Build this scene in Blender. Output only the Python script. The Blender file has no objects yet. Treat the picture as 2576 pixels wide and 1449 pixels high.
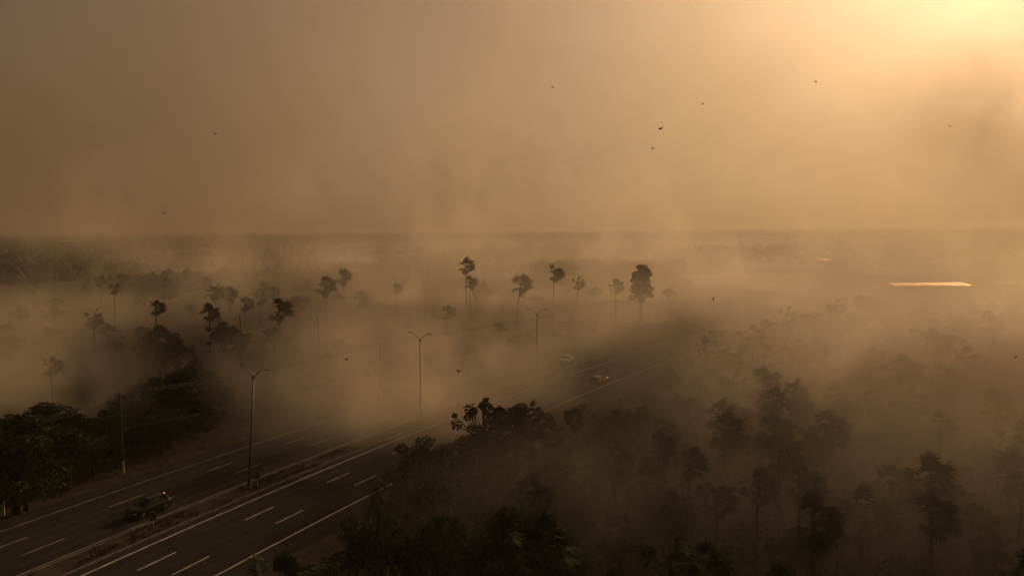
import bpy, bmesh, math, random
from mathutils import Vector, Matrix, noise

random.seed(7)
SC = bpy.context.scene
COL = SC.collection
PI = math.pi
RAD = math.radians

# ================================================================== camera
IW, IH, F = 2576.0, 1449.0, 2000.0        # pixel grid used for reading positions off the photograph, focal length on it
CAM_H = 28.0
cam_d = bpy.data.cameras.new('camera')
cam_d.sensor_width = 36.0
cam_d.lens = F / IW * 36.0
cam_d.clip_start, cam_d.clip_end = 0.5, 30000
cam = bpy.data.objects.new('camera', cam_d)
COL.objects.link(cam)
cam.location = (0, 0, CAM_H)
cam.rotation_euler = (PI / 2 - math.atan(152.5 / F), RAD(0.43), 0)
SC.camera = cam
CAM_R = cam.rotation_euler.to_matrix()

# ================================================================== sky and sun
SUN_AZ, SUN_EL = RAD(33), RAD(18)
SUN_DIR = Vector((math.sin(SUN_AZ) * math.cos(SUN_EL), math.cos(SUN_AZ) * math.cos(SUN_EL), math.sin(SUN_EL)))
world = bpy.data.worlds.new('World')
SC.world = world
world.use_nodes = True
NT = world.node_tree
NT.nodes.clear()

def wnode(kind, **kw):
    n = NT.nodes.new(kind)
    for k, v in kw.items():
        setattr(n, k, v)
    return n

def wlink(a, b):
    NT.links.new(a, b)

def wmath(op, a, b=None, c=None):
    n = wnode('ShaderNodeMath', operation=op)
    for i, v in enumerate((a, b, c)):
        if v is None:
            continue
        if isinstance(v, (int, float)):
            n.inputs[i].default_value = v
        else:
            wlink(v, n.inputs[i])
    return n.outputs[0]

# clear sky behind the smoke
w_sky = wnode('ShaderNodeTexSky', sky_type='NISHITA', sun_disc=False, sun_elevation=SUN_EL, sun_rotation=SUN_AZ,
              air_density=1.0, dust_density=6.0, ozone_density=1.0)
w_sky_t = wnode('ShaderNodeMix', data_type='RGBA', blend_type='MULTIPLY')
w_sky_t.inputs[0].default_value = 1.0
w_sky_t.inputs[7].default_value = (1.0, 0.80, 0.72, 1)
wlink(w_sky.outputs[0], w_sky_t.inputs[6])
# smoke-laden air over the whole sky: forward scattering round the sun, thicker towards the horizon, drifting billows
w_tc = wnode('ShaderNodeTexCoord')
w_dot = wnode('ShaderNodeVectorMath', operation='DOT_PRODUCT')
wlink(w_tc.outputs['Generated'], w_dot.inputs[0])
w_dot.inputs[1].default_value = SUN_DIR
G_ = 0.5
w_ph = wmath('POWER', wmath('SUBTRACT', 1 + G_ * G_, wmath('MULTIPLY', w_dot.outputs['Value'], 2 * G_)), -1.5)
w_ph2 = wmath('POWER', wmath('SUBTRACT', 1 + 0.75 ** 2, wmath('MULTIPLY', w_dot.outputs['Value'], 1.5)), -1.5)   # narrower lobe: glow close to the sun
w_sep = wnode('ShaderNodeSeparateXYZ')
wlink(w_tc.outputs['Generated'], w_sep.inputs[0])
w_el = wmath('MAXIMUM', w_sep.outputs['Z'], 0.015)
w_map = wnode('ShaderNodeMapping')
w_map.inputs['Scale'].default_value = (2.8, 2.8, 4.2)
w_map.inputs['Rotation'].default_value = (0.0, RAD(-28), 0.0)
w_map.inputs['Location'].default_value = (7.7, 0.4, 0.9)
wlink(w_tc.outputs['Generated'], w_map.inputs['Vector'])
w_noise = wnode('ShaderNodeTexNoise')
w_noise.inputs['Scale'].default_value = 1.0
w_noise.inputs['Detail'].default_value = 4.0
w_noise.inputs['Roughness'].default_value = 0.56
w_noise.inputs['Distortion'].default_value = 0.25
wlink(w_map.outputs[0], w_noise.inputs['Vector'])
w_var = wnode('ShaderNodeMapRange')
w_var.inputs['From Min'].default_value = 0.3
w_var.inputs['From Max'].default_value = 0.7
w_var.inputs['To Min'].default_value = 0.65
w_var.inputs['To Max'].default_value = 1.4
wlink(w_noise.outputs['Fac'], w_var.inputs['Value'])
SMOKE_TAU = 0.34
w_tau = wmath('DIVIDE', wmath('MULTIPLY', w_var.outputs[0], SMOKE_TAU), w_el)
w_trans = wmath('POWER', 2.71828, wmath('MULTIPLY', w_tau, -1.0))
w_smo = wnode('ShaderNodeVectorMath', operation='SCALE')
w_smo.inputs[0].default_value = (0.132, 0.078, 0.037)
w_shade = wmath('SUBTRACT', 1.46, wmath('MULTIPLY', w_var.outputs[0], 0.46))   # thicker billows let less sun through
w_high = wmath('ADD', 0.94, wmath('MINIMUM', wmath('MAXIMUM', w_sep.outputs['Z'], 0.0), 0.45))          # thinner smoke overhead
wlink(wmath('MULTIPLY', wmath('MULTIPLY', wmath('ADD', wmath('MULTIPLY', w_ph, 1 - G_ * G_), wmath('MULTIPLY', w_ph2, 0.055 * (1 - 0.75 ** 2))), w_shade), w_high), w_smo.inputs['Scale'])
w_sky_s = wnode('ShaderNodeVectorMath', operation='SCALE')
wlink(w_sky_t.outputs[2], w_sky_s.inputs[0])
wlink(wmath('MULTIPLY', w_trans, 0.025), w_sky_s.inputs['Scale'])
w_smo_s = wnode('ShaderNodeVectorMath', operation='SCALE')
wlink(w_smo.outputs[0], w_smo_s.inputs[0])
wlink(wmath('SUBTRACT', 1.0, w_trans), w_smo_s.inputs['Scale'])
w_add = wnode('ShaderNodeVectorMath', operation='ADD')
wlink(w_sky_s.outputs[0], w_add.inputs[0])
wlink(w_smo_s.outputs[0], w_add.inputs[1])
w_bg = wnode('ShaderNodeBackground')
wlink(w_add.outputs[0], w_bg.inputs['Color'])
w_bg.inputs['Strength'].default_value = 1.0
w_out = wnode('ShaderNodeOutputWorld')
wlink(w_bg.outputs[0], w_out.inputs['Surface'])

sun_d = bpy.data.lights.new('sun', 'SUN')
sun_d.energy = 2.5
sun_d.angle = RAD(6)
sun_d.color = (1.0, 0.63, 0.31)
sun = bpy.data.objects.new('sun', sun_d)
COL.objects.link(sun)
sun.rotation_euler = (-SUN_DIR).to_track_quat('-Z', 'Y').to_euler()

vs = SC.view_settings
vs.view_transform = 'Standard'; vs.look = 'None'; vs.gamma = 1.0; vs.use_curve_mapping = False
vs.exposure = 0.15
SC.cycles.volume_bounces = 3
SC.cycles.max_bounces = 6
SC.cycles.diffuse_bounces = 2
SC.cycles.use_denoising = True
SC.cycles.adaptive_threshold = 0.03
SC.cycles.adaptive_min_samples = 16

# ================================================================== helpers
def ray(px, py):
    return CAM_R @ Vector(((px - IW / 2) / F, (IH / 2 - py) / F, -1.0))

def ground_at(px, py, z=0.0):              # the ground point seen at a pixel of the photograph
    d = ray(px, py)
    t = (z - CAM_H) / d.z
    return Vector((d.x * t, d.y * t, z))

def point_at(px, py, Y):                   # the point at distance Y seen at a pixel of the photograph
    d = ray(px, py)
    t = Y / d.y
    return Vector((d.x * t, Y, CAM_H + d.z * t))

MATS = {}
def mat(name, col, rough=0.8, var=0.25, scale=3.0, metal=0.0, bump=0.0, emit=None, col2=None, spec=None):
    m = bpy.data.materials.new(name)
    m.use_nodes = True
    nt = m.node_tree
    b = nt.nodes['Principled BSDF']
    b.inputs['Roughness'].default_value = rough
    b.inputs['Metallic'].default_value = metal
    b.inputs['Specular IOR Level'].default_value = spec if spec is not None else (0.15 if rough > 0.6 else 0.5)
    tc = nt.nodes.new('ShaderNodeTexCoord')
    n = nt.nodes.new('ShaderNodeTexNoise')
    n.inputs['Scale'].default_value = scale
    n.inputs['Detail'].default_value = 6
    nt.links.new(tc.outputs['Object'], n.inputs['Vector'])
    r = nt.nodes.new('ShaderNodeValToRGB')
    c2 = col2 or [min(1, c * (1 + var)) for c in col]
    c1 = [c * (1 - var) for c in col] if not col2 else col
    r.color_ramp.elements[0].position = 0.32
    r.color_ramp.elements[0].color = (*c1, 1)
    r.color_ramp.elements[1].position = 0.68
    r.color_ramp.elements[1].color = (*c2, 1)
    nt.links.new(n.outputs['Fac'], r.inputs['Fac'])
    nt.links.new(r.outputs['Color'], b.inputs['Base Color'])
    if bump:
        bp = nt.nodes.new('ShaderNodeBump')
        bp.inputs['Strength'].default_value = bump
        nt.links.new(n.outputs['Fac'], bp.inputs['Height'])
        nt.links.new(bp.outputs['Normal'], b.inputs['Normal'])
    if emit:
        b.inputs['Emission Color'].default_value = (*emit[:3], 1)
        b.inputs['Emission Strength'].default_value = emit[3]
    MATS[name] = m
    return m

class MB:
    """collects faces; build() links them as one mesh object"""
    def __init__(self):
        self.v, self.f = [], []
    def quad(self, a, b, c, d):
        i = len(self.v)
        self.v += [tuple(a), tuple(b), tuple(c), tuple(d)]
        self.f.append((i, i + 1, i + 2, i + 3))
    def tri(self, a, b, c):
        i = len(self.v)
        self.v += [tuple(a), tuple(b), tuple(c)]
        self.f.append((i, i + 1, i + 2))
    def poly(self, pts):
        i = len(self.v)
        self.v += [tuple(p) for p in pts]
        self.f.append(tuple(range(i, i + len(pts))))
    def box(self, c, s, rot=None):
        i = len(self.v)
        for z in (-1, 1):
            for x, y in ((-1, -1), (1, -1), (1, 1), (-1, 1)):
                p = Vector((x * s[0] / 2, y * s[1] / 2, z * s[2] / 2))
                if rot is not None:
                    p = rot @ p
                self.v.append((p.x + c[0], p.y + c[1], p.z + c[2]))
        self.f += [tuple(i + k for k in q) for q in ((3, 2, 1, 0), (4, 5, 6, 7), (0, 1, 5, 4), (1, 2, 6, 5), (2, 3, 7, 6), (3, 0, 4, 7))]
    def tube(self, pts, rad, n=6, cap=True):
        pts = [Vector(p) for p in pts]
        if isinstance(rad, (int, float)):
            rad = [rad] * len(pts)
        rings = []
        for k, p in enumerate(pts):
            t = (pts[min(k + 1, len(pts) - 1)] - pts[max(k - 1, 0)])
            t = t.normalized() if t.length > 1e-9 else Vector((0, 0, 1))
            ref = Vector((1, 0, 0)) if abs(t.x) < 0.8 else Vector((0, 1, 0))
            u = t.cross(ref).normalized()
            w = t.cross(u)
            i = len(self.v)
            for j in range(n):
                a = 2 * PI * j / n
                q = p + (u * math.cos(a) + w * math.sin(a)) * rad[k]
                self.v.append(tuple(q))
            rings.append(i)
        for k in range(len(rings) - 1):
            for j in range(n):
                a, b = rings[k] + j, rings[k] + (j + 1) % n
                c, d = rings[k + 1] + (j + 1) % n, rings[k + 1] + j
                self.f.append((d, c, b, a))
        if cap:
            self.f.append(tuple(rings[0] + j for j in range(n)))
            self.f.append(tuple(rings[-1] + j for j in reversed(range(n))))
    def prism(self, pts, y0, y1, axis='y'):
        """polygon in (x, z) pushed from y0 to y1"""
        i, n = len(self.v), len(pts)
        for y in (y0, y1):
            for x, z in pts:
                self.v.append((x, y, z) if axis == 'y' else (y, x, z))
        self.f.append(tuple(i + k for k in range(n)))
        self.f.append(tuple(i + n + k for k in reversed(range(n))))
        for k in range(n):
            l = (k + 1) % n
            self.f.append((i + l, i + k, i + n + k, i + n + l))
    def mesh(self, name, m, smooth=False):
        me = bpy.data.meshes.new(name)
        me.from_pydata(self.v, [], self.f)
        me.materials.append(MATS[m])
        if smooth:
            me.polygons.foreach_set('use_smooth', [True] * len(me.polygons))
        me.update()
        return me
    def build(self, name, m, parent=None, smooth=False):
        return link(name, self.mesh(name, m, smooth), parent)

def link(name, data, parent=None, matrix=None):
    o = bpy.data.objects.new(name, data)
    COL.objects.link(o)
    if parent is not None:
        o.parent = parent
    if matrix is not None:
        o.matrix_basis = matrix
    return o

def tag(o, label=None, cat=None, group=None, kind=None):
    if label: o['label'] = label
    if cat: o['category'] = cat
    if group: o['group'] = group
    if kind: o['kind'] = kind
    return o

def thing(name, loc, label, cat, rz=0.0, group=None, scale=1.0):
    o = link(name, None)
    o.location = loc
    o.rotation_euler = (0, 0, rz)
    o.scale = (scale, scale, scale) if isinstance(scale, (int, float)) else scale
    o.empty_display_size = 0.3
    return tag(o, label, cat, group)

def copy_tree(o, parent=None):
    c = o.copy()
    COL.objects.link(c)
    c.parent = parent
    for ch in [x for x in COL.objects if x.parent == o]:
        copy_tree(ch, c)
    return c

# ------------------------------------------------------------------ materials
mat('asphalt', (0.022, 0.021, 0.020), 0.95, col2=(0.034, 0.032, 0.030), scale=0.35, spec=0.12)
mat('paint', (0.34, 0.31, 0.25), 0.7, col2=(0.74, 0.70, 0.60), scale=0.9)
mat('worn_paint', (0.16, 0.14, 0.11), 0.7, col2=(0.42, 0.38, 0.31), scale=0.8)
mat('earth', (0.030, 0.024, 0.016), 1.0, col2=(0.060, 0.047, 0.030), scale=0.09)
mat('verge_soil', (0.035, 0.027, 0.018), 1.0, col2=(0.065, 0.049, 0.032), scale=0.5)
mat('bare_earth', (0.30, 0.21, 0.13), 1.0, col2=(0.42, 0.31, 0.20), scale=0.05)
mat('dry_grass', (0.085, 0.070, 0.034), 0.9, var=0.4, scale=0.6)
mat('kerb_concrete', (0.16, 0.15, 0.13), 0.9, var=0.3, scale=1.5)
mat('leaf', (0.030, 0.038, 0.016), 0.7, col2=(0.060, 0.068, 0.030), scale=0.8, spec=0.04)
mat('leaf_dark', (0.024, 0.030, 0.014), 0.7, col2=(0.045, 0.052, 0.024), scale=0.8, spec=0.04)
mat('leaf_dry', (0.055, 0.048, 0.022), 0.8, col2=(0.085, 0.072, 0.034), scale=0.8, spec=0.04)
mat('palm_leaf', (0.034, 0.044, 0.020), 0.85, col2=(0.062, 0.070, 0.034), scale=1.2, spec=0.04)
mat('bark', (0.060, 0.046, 0.034), 0.95, var=0.35, scale=4)
mat('pale_bark', (0.26, 0.22, 0.16), 0.9, var=0.3, scale=3)
mat('palm_bark', (0.070, 0.056, 0.044), 0.95, var=0.4, scale=5)
mat('charred', (0.020, 0.017, 0.015), 0.95, var=0.4, scale=5)
mat('galvanised', (0.16, 0.155, 0.145), 0.55, var=0.2, scale=2, metal=0.5)
mat('lamp_grey', (0.22, 0.21, 0.20), 0.5, var=0.15, scale=6)
mat('lamp_lens', (0.5, 0.48, 0.42), 0.2, var=0.1, scale=6)
mat('concrete_pole', (0.06, 0.055, 0.048), 0.9, var=0.3, scale=2)
mat('whitewash', (0.40, 0.37, 0.32), 0.9, var=0.2, scale=5)
mat('timber', (0.07, 0.052, 0.036), 0.9, var=0.3, scale=6)
mat('ceramic', (0.20, 0.13, 0.09), 0.35, var=0.1, scale=6)
mat('cable', (0.03, 0.03, 0.03), 0.6, var=0.1)
mat('sign_yellow', (0.16, 0.105, 0.035), 0.6, var=0.15, scale=8)
mat('sign_black', (0.012, 0.012, 0.012), 0.6, var=0.1)
mat('sheet_metal', (0.54, 0.24, 0.14), 0.45, col2=(0.66, 0.32, 0.20), scale=0.15, metal=1.0)
mat('dull_sheet', (0.50, 0.45, 0.38), 0.7, var=0.15, scale=0.2)
mat('shed_wall', (0.16, 0.13, 0.10), 0.9, var=0.25, scale=0.4)
mat('shed_dark', (0.03, 0.027, 0.024), 0.8, var=0.2)
mat('billboard_face', (0.16, 0.15, 0.13), 0.6, var=0.2, scale=0.5)
mat('ash', (0.010, 0.009, 0.008), 0.9, var=0.3, scale=30)
# cars
mat('car_black', (0.010, 0.011, 0.012), 0.32, var=0.1, spec=0.25)
mat('car_white', (0.72, 0.68, 0.60), 0.3, var=0.04)
mat('car_grey', (0.060, 0.057, 0.054), 0.25, var=0.06)
mat('car_roof_sheen', (0.22, 0.20, 0.18), 0.4, var=0.05)  # roof of the dark car, sky reflection painted in as a paler colour
mat('car_glass', (0.006, 0.006, 0.007), 0.10, var=0.05, spec=0.25)
mat('tyre', (0.014, 0.014, 0.014), 0.9, var=0.1)
mat('rim', (0.10, 0.10, 0.095), 0.5, var=0.1, metal=0.3)
mat('black_trim', (0.012, 0.012, 0.012), 0.75, var=0.1, spec=0.08)
mat('chrome', (0.62, 0.58, 0.52), 0.18, var=0.05, metal=1.0)
mat('headlamp', (0.55, 0.52, 0.48), 0.12, var=0.05)
mat('tail_lit', (0.5, 0.06, 0.02), 0.3, var=0.05, emit=(1.0, 0.42, 0.2, 1.6))
mat('tail_red', (0.20, 0.02, 0.012), 0.3, var=0.05)
mat('glint_amber', (0.6, 0.25, 0.06), 0.3, var=0.05, emit=(1.0, 0.42, 0.12, 2.5))  # emission imitating a sun glint on the dark car
mat('plate', (0.22, 0.21, 0.20), 0.6, var=0.05)

def wear_asphalt():
    m = MATS['asphalt']; nt = m.node_tree
    b = nt.nodes['Principled BSDF']
    base = b.inputs['Base Color'].links[0].from_socket
    uv = nt.nodes.new('ShaderNodeUVMap'); uv.uv_map = 'along'
    sp = nt.nodes.new('ShaderNodeSeparateXYZ'); nt.links.new(uv.outputs[0], sp.inputs[0])
    def M(op, a, c=None):
        n = nt.nodes.new('ShaderNodeMath'); n.operation = op
        for i, x in enumerate((a, c)):
            if x is None: continue
            if isinstance(x, (int, float)): n.inputs[i].default_value = x
            else: nt.links.new(x, n.inputs[i])
        return n.outputs[0]
    # two polished wheel tracks per lane and a darker oily middle
    tr = M('COSINE', M('MULTIPLY', sp.outputs['X'], 2 * PI / 1.675))
    mp = nt.nodes.new('ShaderNodeMapping'); mp.inputs['Scale'].default_value = (1.3, 0.05, 1)
    nt.links.new(uv.outputs[0], mp.inputs[0])
    st = nt.nodes.new('ShaderNodeTexNoise'); st.inputs['Scale'].default_value = 1.0; st.inputs['Detail'].default_value = 5
    nt.links.new(mp.outputs[0], st.inputs['Vector'])
    vo = nt.nodes.new('ShaderNodeTexVoronoi'); vo.feature = 'DISTANCE_TO_EDGE'; vo.inputs['Scale'].default_value = 0.22
    nt.links.new(uv.outputs[0], vo.inputs['Vector'])
    crack = M('MULTIPLY', M('LESS_THAN', vo.outputs['Distance'], 0.012), 0.35)
    f = M('SUBTRACT', M('ADD', M('MULTIPLY', tr, 0.14), M('ADD', 0.45, M('MULTIPLY', st.outputs['Fac'], 1.1))), crack)
    vm = nt.nodes.new('ShaderNodeVectorMath'); vm.operation = 'SCALE'
    nt.links.new(base, vm.inputs[0]); nt.links.new(f, vm.inputs['Scale'])
    nt.links.new(vm.outputs[0], b.inputs['Base Color'])
wear_asphalt()
# ================================================================== ground and highway
def road_x(y):                              # left edge line of the near carriageway
    if y < 45:
        return road_x(45) + (y - 45) * 0.395
    if y > 215:
        return road_x(215) + (y - 215) * 0.70
    return -35.3 + 0.4370 * (y - 62.5) + 0.00110 * (y - 62.5) ** 2

YS = [i * 4.0 for i in range(-6, 140)]
PATH = [Vector((road_x(y), y, 0)) for y in YS]
TAN = [(PATH[min(i + 1, len(PATH) - 1)] - PATH[max(i - 1, 0)]).normalized() for i in range(len(PATH))]
NRM = [Vector((t.y, -t.x, 0)) for t in TAN]               # points to the right of the way
ARC = [0.0]
for i in range(1, len(PATH)):
    ARC.append(ARC[-1] + (PATH[i] - PATH[i - 1]).length)

def on_path(s, off, z=0.0):
    i = 0
    lo, hi = 0, len(ARC) - 2
    while lo < hi:
        mid = (lo + hi + 1) // 2
        if ARC[mid] <= s: lo = mid
        else: hi = mid - 1
    i = lo
    t = (s - ARC[i]) / (ARC[i + 1] - ARC[i])
    p = PATH[i].lerp(PATH[i + 1], t)
    n = NRM[i].lerp(NRM[i + 1], t).normalized()
    d = TAN[i].lerp(TAN[i + 1], t).normalized()
    q = p + n * off
    q.z = z
    return q, d

def path_s(pt):                             # station nearest to a ground point
    return min(range(len(PATH)), key=lambda i: (PATH[i] - Vector((pt.x, pt.y, 0))).length)

def offset_of(x, y):                        # signed distance right of the left edge line
    i = path_s(Vector((x, y, 0)))
    return (Vector((x, y, 0)) - PATH[i]).dot(NRM[i])

def strip(name, o0, o1, z, m, parent=None, i0=0, i1=None):
    b = MB()
    i1 = i1 or len(PATH)
    for i in range(i0, i1):
        for o in (o0, o1):
            p = PATH[i] + NRM[i] * o
            b.v.append((p.x, p.y, z))
    n = i1 - i0
    b.f = [(2 * k, 2 * k + 1, 2 * k + 3, 2 * k + 2) for k in range(n - 1)]
    ob = b.build(name, m, parent)
    uv = ob.data.uv_layers.new(name='along')
    for k in range(n - 1):
        for j, (ii, o) in enumerate(((i0 + k, o0), (i0 + k, o1), (i0 + k + 1, o1), (i0 + k + 1, o0))):
            uv.data[4 * k + j].uv = (o, ARC[ii])
    return ob

def kerb(name, o0, o1, z0, z1, m, parent=None):
    b = MB()
    for i in range(len(PATH)):
        for o, z in ((o0, z0), (o0, z1), (o1, z1), (o1, z0)):
            p = PATH[i] + NRM[i] * o
            b.v.append((p.x, p.y, z))
    for k in range(len(PATH) - 1):
        for j in range(3):
            a = 4 * k + j
            b.f.append((a, a + 1, a + 5, a + 4))
    return b.build(name, m, parent)

# ground sheet, gently uneven away from the highway
def ground_z(x, y):
    if abs(x) > 700 or y > 900 or y < 0:
        return 0.0
    o = offset_of(x, y)
    d = max(0.0, o - 16.0, -20.0 - o)
    k = min(1.0, d / 25.0)
    return k * (noise.noise(Vector((x * 0.02, y * 0.02, 3.1))) * 0.7 - 0.15)

gx = [-9000, -4000, -1800, -900, -700] + list(range(-600, 601, 20)) + [700, 900, 1800, 4000, 9000]
gy = [-9000, -2000, -300, -60] + list(range(-20, 601, 20)) + [700, 900, 1300, 2200, 4500, 9000]
gm = MB()
for y in gy:
    for x in gx:
        gm.v.append((x, y, ground_z(x, y)))
nx = len(gx)
for j in range(len(gy) - 1):
    for i in range(nx - 1):
        a = j * nx + i
        gm.f.append((a, a + 1, a + nx + 1, a + nx))
tag(gm.build('ground', 'earth', smooth=True), kind='structure')

verge = tag(strip('verge', -27.0, 18.0, 0.02, 'verge_soil'), kind='structure')
near_road = tag(strip('road', -1.0, 13.2, 0.030, 'asphalt'), kind='structure')
far_road = tag(strip('road', -18.2, -4.4, 0.030, 'asphalt'), kind='structure')
strip('edge_line', -0.10, 0.10, 0.036, 'paint', near_road)
strip('edge_line', 10.00, 10.20, 0.036, 'paint', near_road)
strip('edge_line', -4.95, -4.80, 0.036, 'worn_paint', far_road)
strip('edge_line', -15.65, -15.50, 0.036, 'worn_paint', far_road)
median = tag(strip('median_strip', -4.05, -1.35, 0.14, 'verge_soil'), kind='structure')
kerb('kerb', -4.25, -4.05, 0.03, 0.165, 'kerb_concrete', median)
kerb('kerb', -1.35, -1.15, 0.03, 0.165, 'kerb_concrete', median)

def dash_mesh(m):
    b = MB()
    b.quad((-0.08, -2, 0), (0.08, -2, 0), (0.08, 2, 0), (-0.08, 2, 0))
    return b.mesh('lane_dash', m)
dash_w, dash_o = dash_mesh('paint'), dash_mesh('worn_paint')
def dashes(px, py, off, data, parent, period=12.4):
    s0 = ARC[path_s(ground_at(px, py))] if False else None
    g = ground_at(px, py)
    i = path_s(g)
    s0 = ARC[i] + (g - PATH[i]).dot(TAN[i])
    for k in range(-3, 20):
        s = s0 + k * period
        if not 10 < s < ARC[-1] - 20:
            continue
        p, d = on_path(s, off, 0.037)
        if p.y < 50 or p.y > 280:
            continue
        link('lane_dash', data, parent, Matrix.Translation(p) @ Matrix.Rotation(math.atan2(-d.x, d.y), 4, 'Z'))
dashes(395, 1411, 3.35, dash_w, near_road)
dashes(483, 1423, 6.70, dash_w, near_road)
dashes(320, 1260, -12.0, dash_o, far_road)
dashes(120, 1378, -8.5, dash_o, far_road)

# pale bare clearing beyond the highway bend
b = MB()
c0 = ground_at(2010, 712)
b.poly([(c0.x + math.cos(a) * (46 + 8 * math.sin(3 * a)), c0.y + math.sin(a) * (90 + 14 * math.sin(2 * a + 1)), 0.35) for a in [2 * PI * k / 40 for k in range(40)]])
tag(b.build('bare_ground', 'bare_earth'), kind='structure')

# ================================================================== plants: mesh makers
def rnd_unit(rg):
    while True:
        v = Vector((rg.uniform(-1, 1), rg.uniform(-1, 1), rg.uniform(-1, 1)))
        if 0.05 < v.length < 1:
            return v.normalized()

def leaf_clump(b, c, r, n, size, rg, flat=0.75):
    for _ in range(n):
        d = rnd_unit(rg)
        rr = r * (0.35 + 0.65 * rg.random() ** 0.5) * (1 + 0.25 * noise.noise(d * 2.1 + c))
        p = c + Vector((d.x * rr, d.y * rr, d.z * rr * flat))
        u = rnd_unit(rg)
        w = u.cross(rnd_unit(rg))
        if w.length < 0.1:
            continue
        w.normalize()
        s = size * rg.uniform(0.6, 1.4)
        a, q = u * s, w * s * 0.55
        b.quad(p - a, p - q, p + a, p + q)

def broadleaf(seed, h=9.0, r=3.6, clumps=30, leaves=380, size=0.115, low=0.22, airy=False, m='leaf', bark='bark'):
    rg = random.Random(seed)
    t, c = MB(), MB()
    lean = Vector((rg.uniform(-0.4, 0.6), rg.uniform(-0.4, 0.4), 0))
    fork = Vector((lean.x, lean.y, h * (0.5 if airy else 0.32)))
    t.tube([(0, 0, -0.6), (lean.x * 0.3, lean.y * 0.3, fork.z * 0.5), fork], [0.30 * h / 9, 0.23 * h / 9, 0.18 * h / 9], 7)
    cents = []
    for k in range(clumps):
        d = rnd_unit(rg)
        if d.z < -0.55:
            d.z *= -1
        rad = rg.uniform(0.45, 1.0) if not airy else rg.uniform(0.6, 1.05)
        zc = h * (1 + low) / 2
        hz = h * (1 - low) / 2
        p = Vector((d.x * r * rad, d.y * r * rad, zc + d.z * hz * rad * 0.9)) + lean
        cents.append(p)
    cents.append(Vector((lean.x, lean.y, h * 0.93)))
    for k, p in enumerate(cents):
        cr = rg.uniform(0.5, 1.3) * r / 3.6 * (0.62 if airy else 1.0)
        leaf_clump(c, p, cr, int(leaves * rg.uniform(0.7, 1.3)), size, rg)
        if k % (1 if airy else 3) == 0:
            mid = fork.lerp(p, 0.5) + rnd_unit(rg) * 0.3 + Vector((0, 0, 0.25))
            t.tube([fork - Vector((0, 0, 0.3)), mid, p], [0.11 * h / 9, 0.065 * h / 9, 0.025], 5)
    return t.mesh('trunk', bark, True), c.mesh('crown', m)

def bare_tree(seed, h=10.0, m='pale_bark', depth=4):
    rg = random.Random(seed)
    t, br = MB(), MB()
    top = Vector((0.2, 0, h * 0.3))
    t.tube([(0, 0, -0.5), (0.1, 0.05, h * 0.16), top], [0.22, 0.18, 0.14], 7)
    def grow(p, d, L, r, k):
        q = p + d * L * 0.5 + rnd_unit(rg) * L * 0.06
        e = q + (d + rnd_unit(rg) * 0.25).normalized() * L * 0.5
        br.tube([p, q, e], [r, r * 0.8, r * 0.6], 5 if k > 2 else 4, cap=False)
        if k > 0:
            for _ in range(3 if k > 1 else 2):
                nd = (d + rnd_unit(rg) * 0.75 + Vector((0, 0, 0.18))).normalized()
                grow(e, nd, L * rg.uniform(0.6, 0.8), r * 0.62, k - 1)
    for k in range(4):
        a = k * 1.57 + rg.uniform(-0.4, 0.4)
        grow(top - Vector((0, 0, 0.2 * k)), Vector((math.cos(a) * 0.45, math.sin(a) * 0.45, 1)).normalized(), h * 0.24, 0.10, depth)
    return t.mesh('trunk', m, True), br.mesh('branches', m)

def fan_frond(seed, wind=0.0):
    """one fan leaf growing along +Y from the origin: a stalk and a spread of narrow blades"""
    rg = random.Random(seed)
    b = MB()
    L = rg.uniform(0.9, 1.15)
    bend = rg.uniform(0.05, 0.16)
    b.tube([(0, 0, 0), (0, L * 0.5, 0.06), (0, L, 0.02 - bend)], [0.03, 0.022, 0.016], 4)
    o = Vector((0, L * 0.96, 0.02 - bend))
    n = 15
    for k in range(n):
        a = (k / (n - 1) - 0.5) * RAD(215) + rg.uniform(-0.05, 0.05)
        r = rg.uniform(0.78, 1.0) * (1.0 - 0.22 * abs(a) / 1.9)
        d = Vector((math.sin(a), math.cos(a), 0))
        sd = Vector((d.y, -d.x, 0))
        drop = rg.uniform(0.12, 0.34)
        m1 = o + d * r * 0.55 + Vector((0, 0, 0.05 + 0.05 * (k % 2)))
        m2 = o + d * r + Vector((0, 0, -drop))
        w = 0.075
        i = len(b.v)
        b.v += [tuple(o - sd * 0.02), tuple(o + sd * 0.02), tuple(m1 + sd * w), tuple(m1 - sd * w), tuple(m2)]
        b.f += [(i, i + 1, i + 2, i + 3), (i + 3, i + 2, i + 4)]
    return b

FROND_B = [fan_frond(50 + k) for k in range(4)]
FROND_M = [b.mesh('frond', 'palm_leaf') for b in FROND_B]

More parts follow.
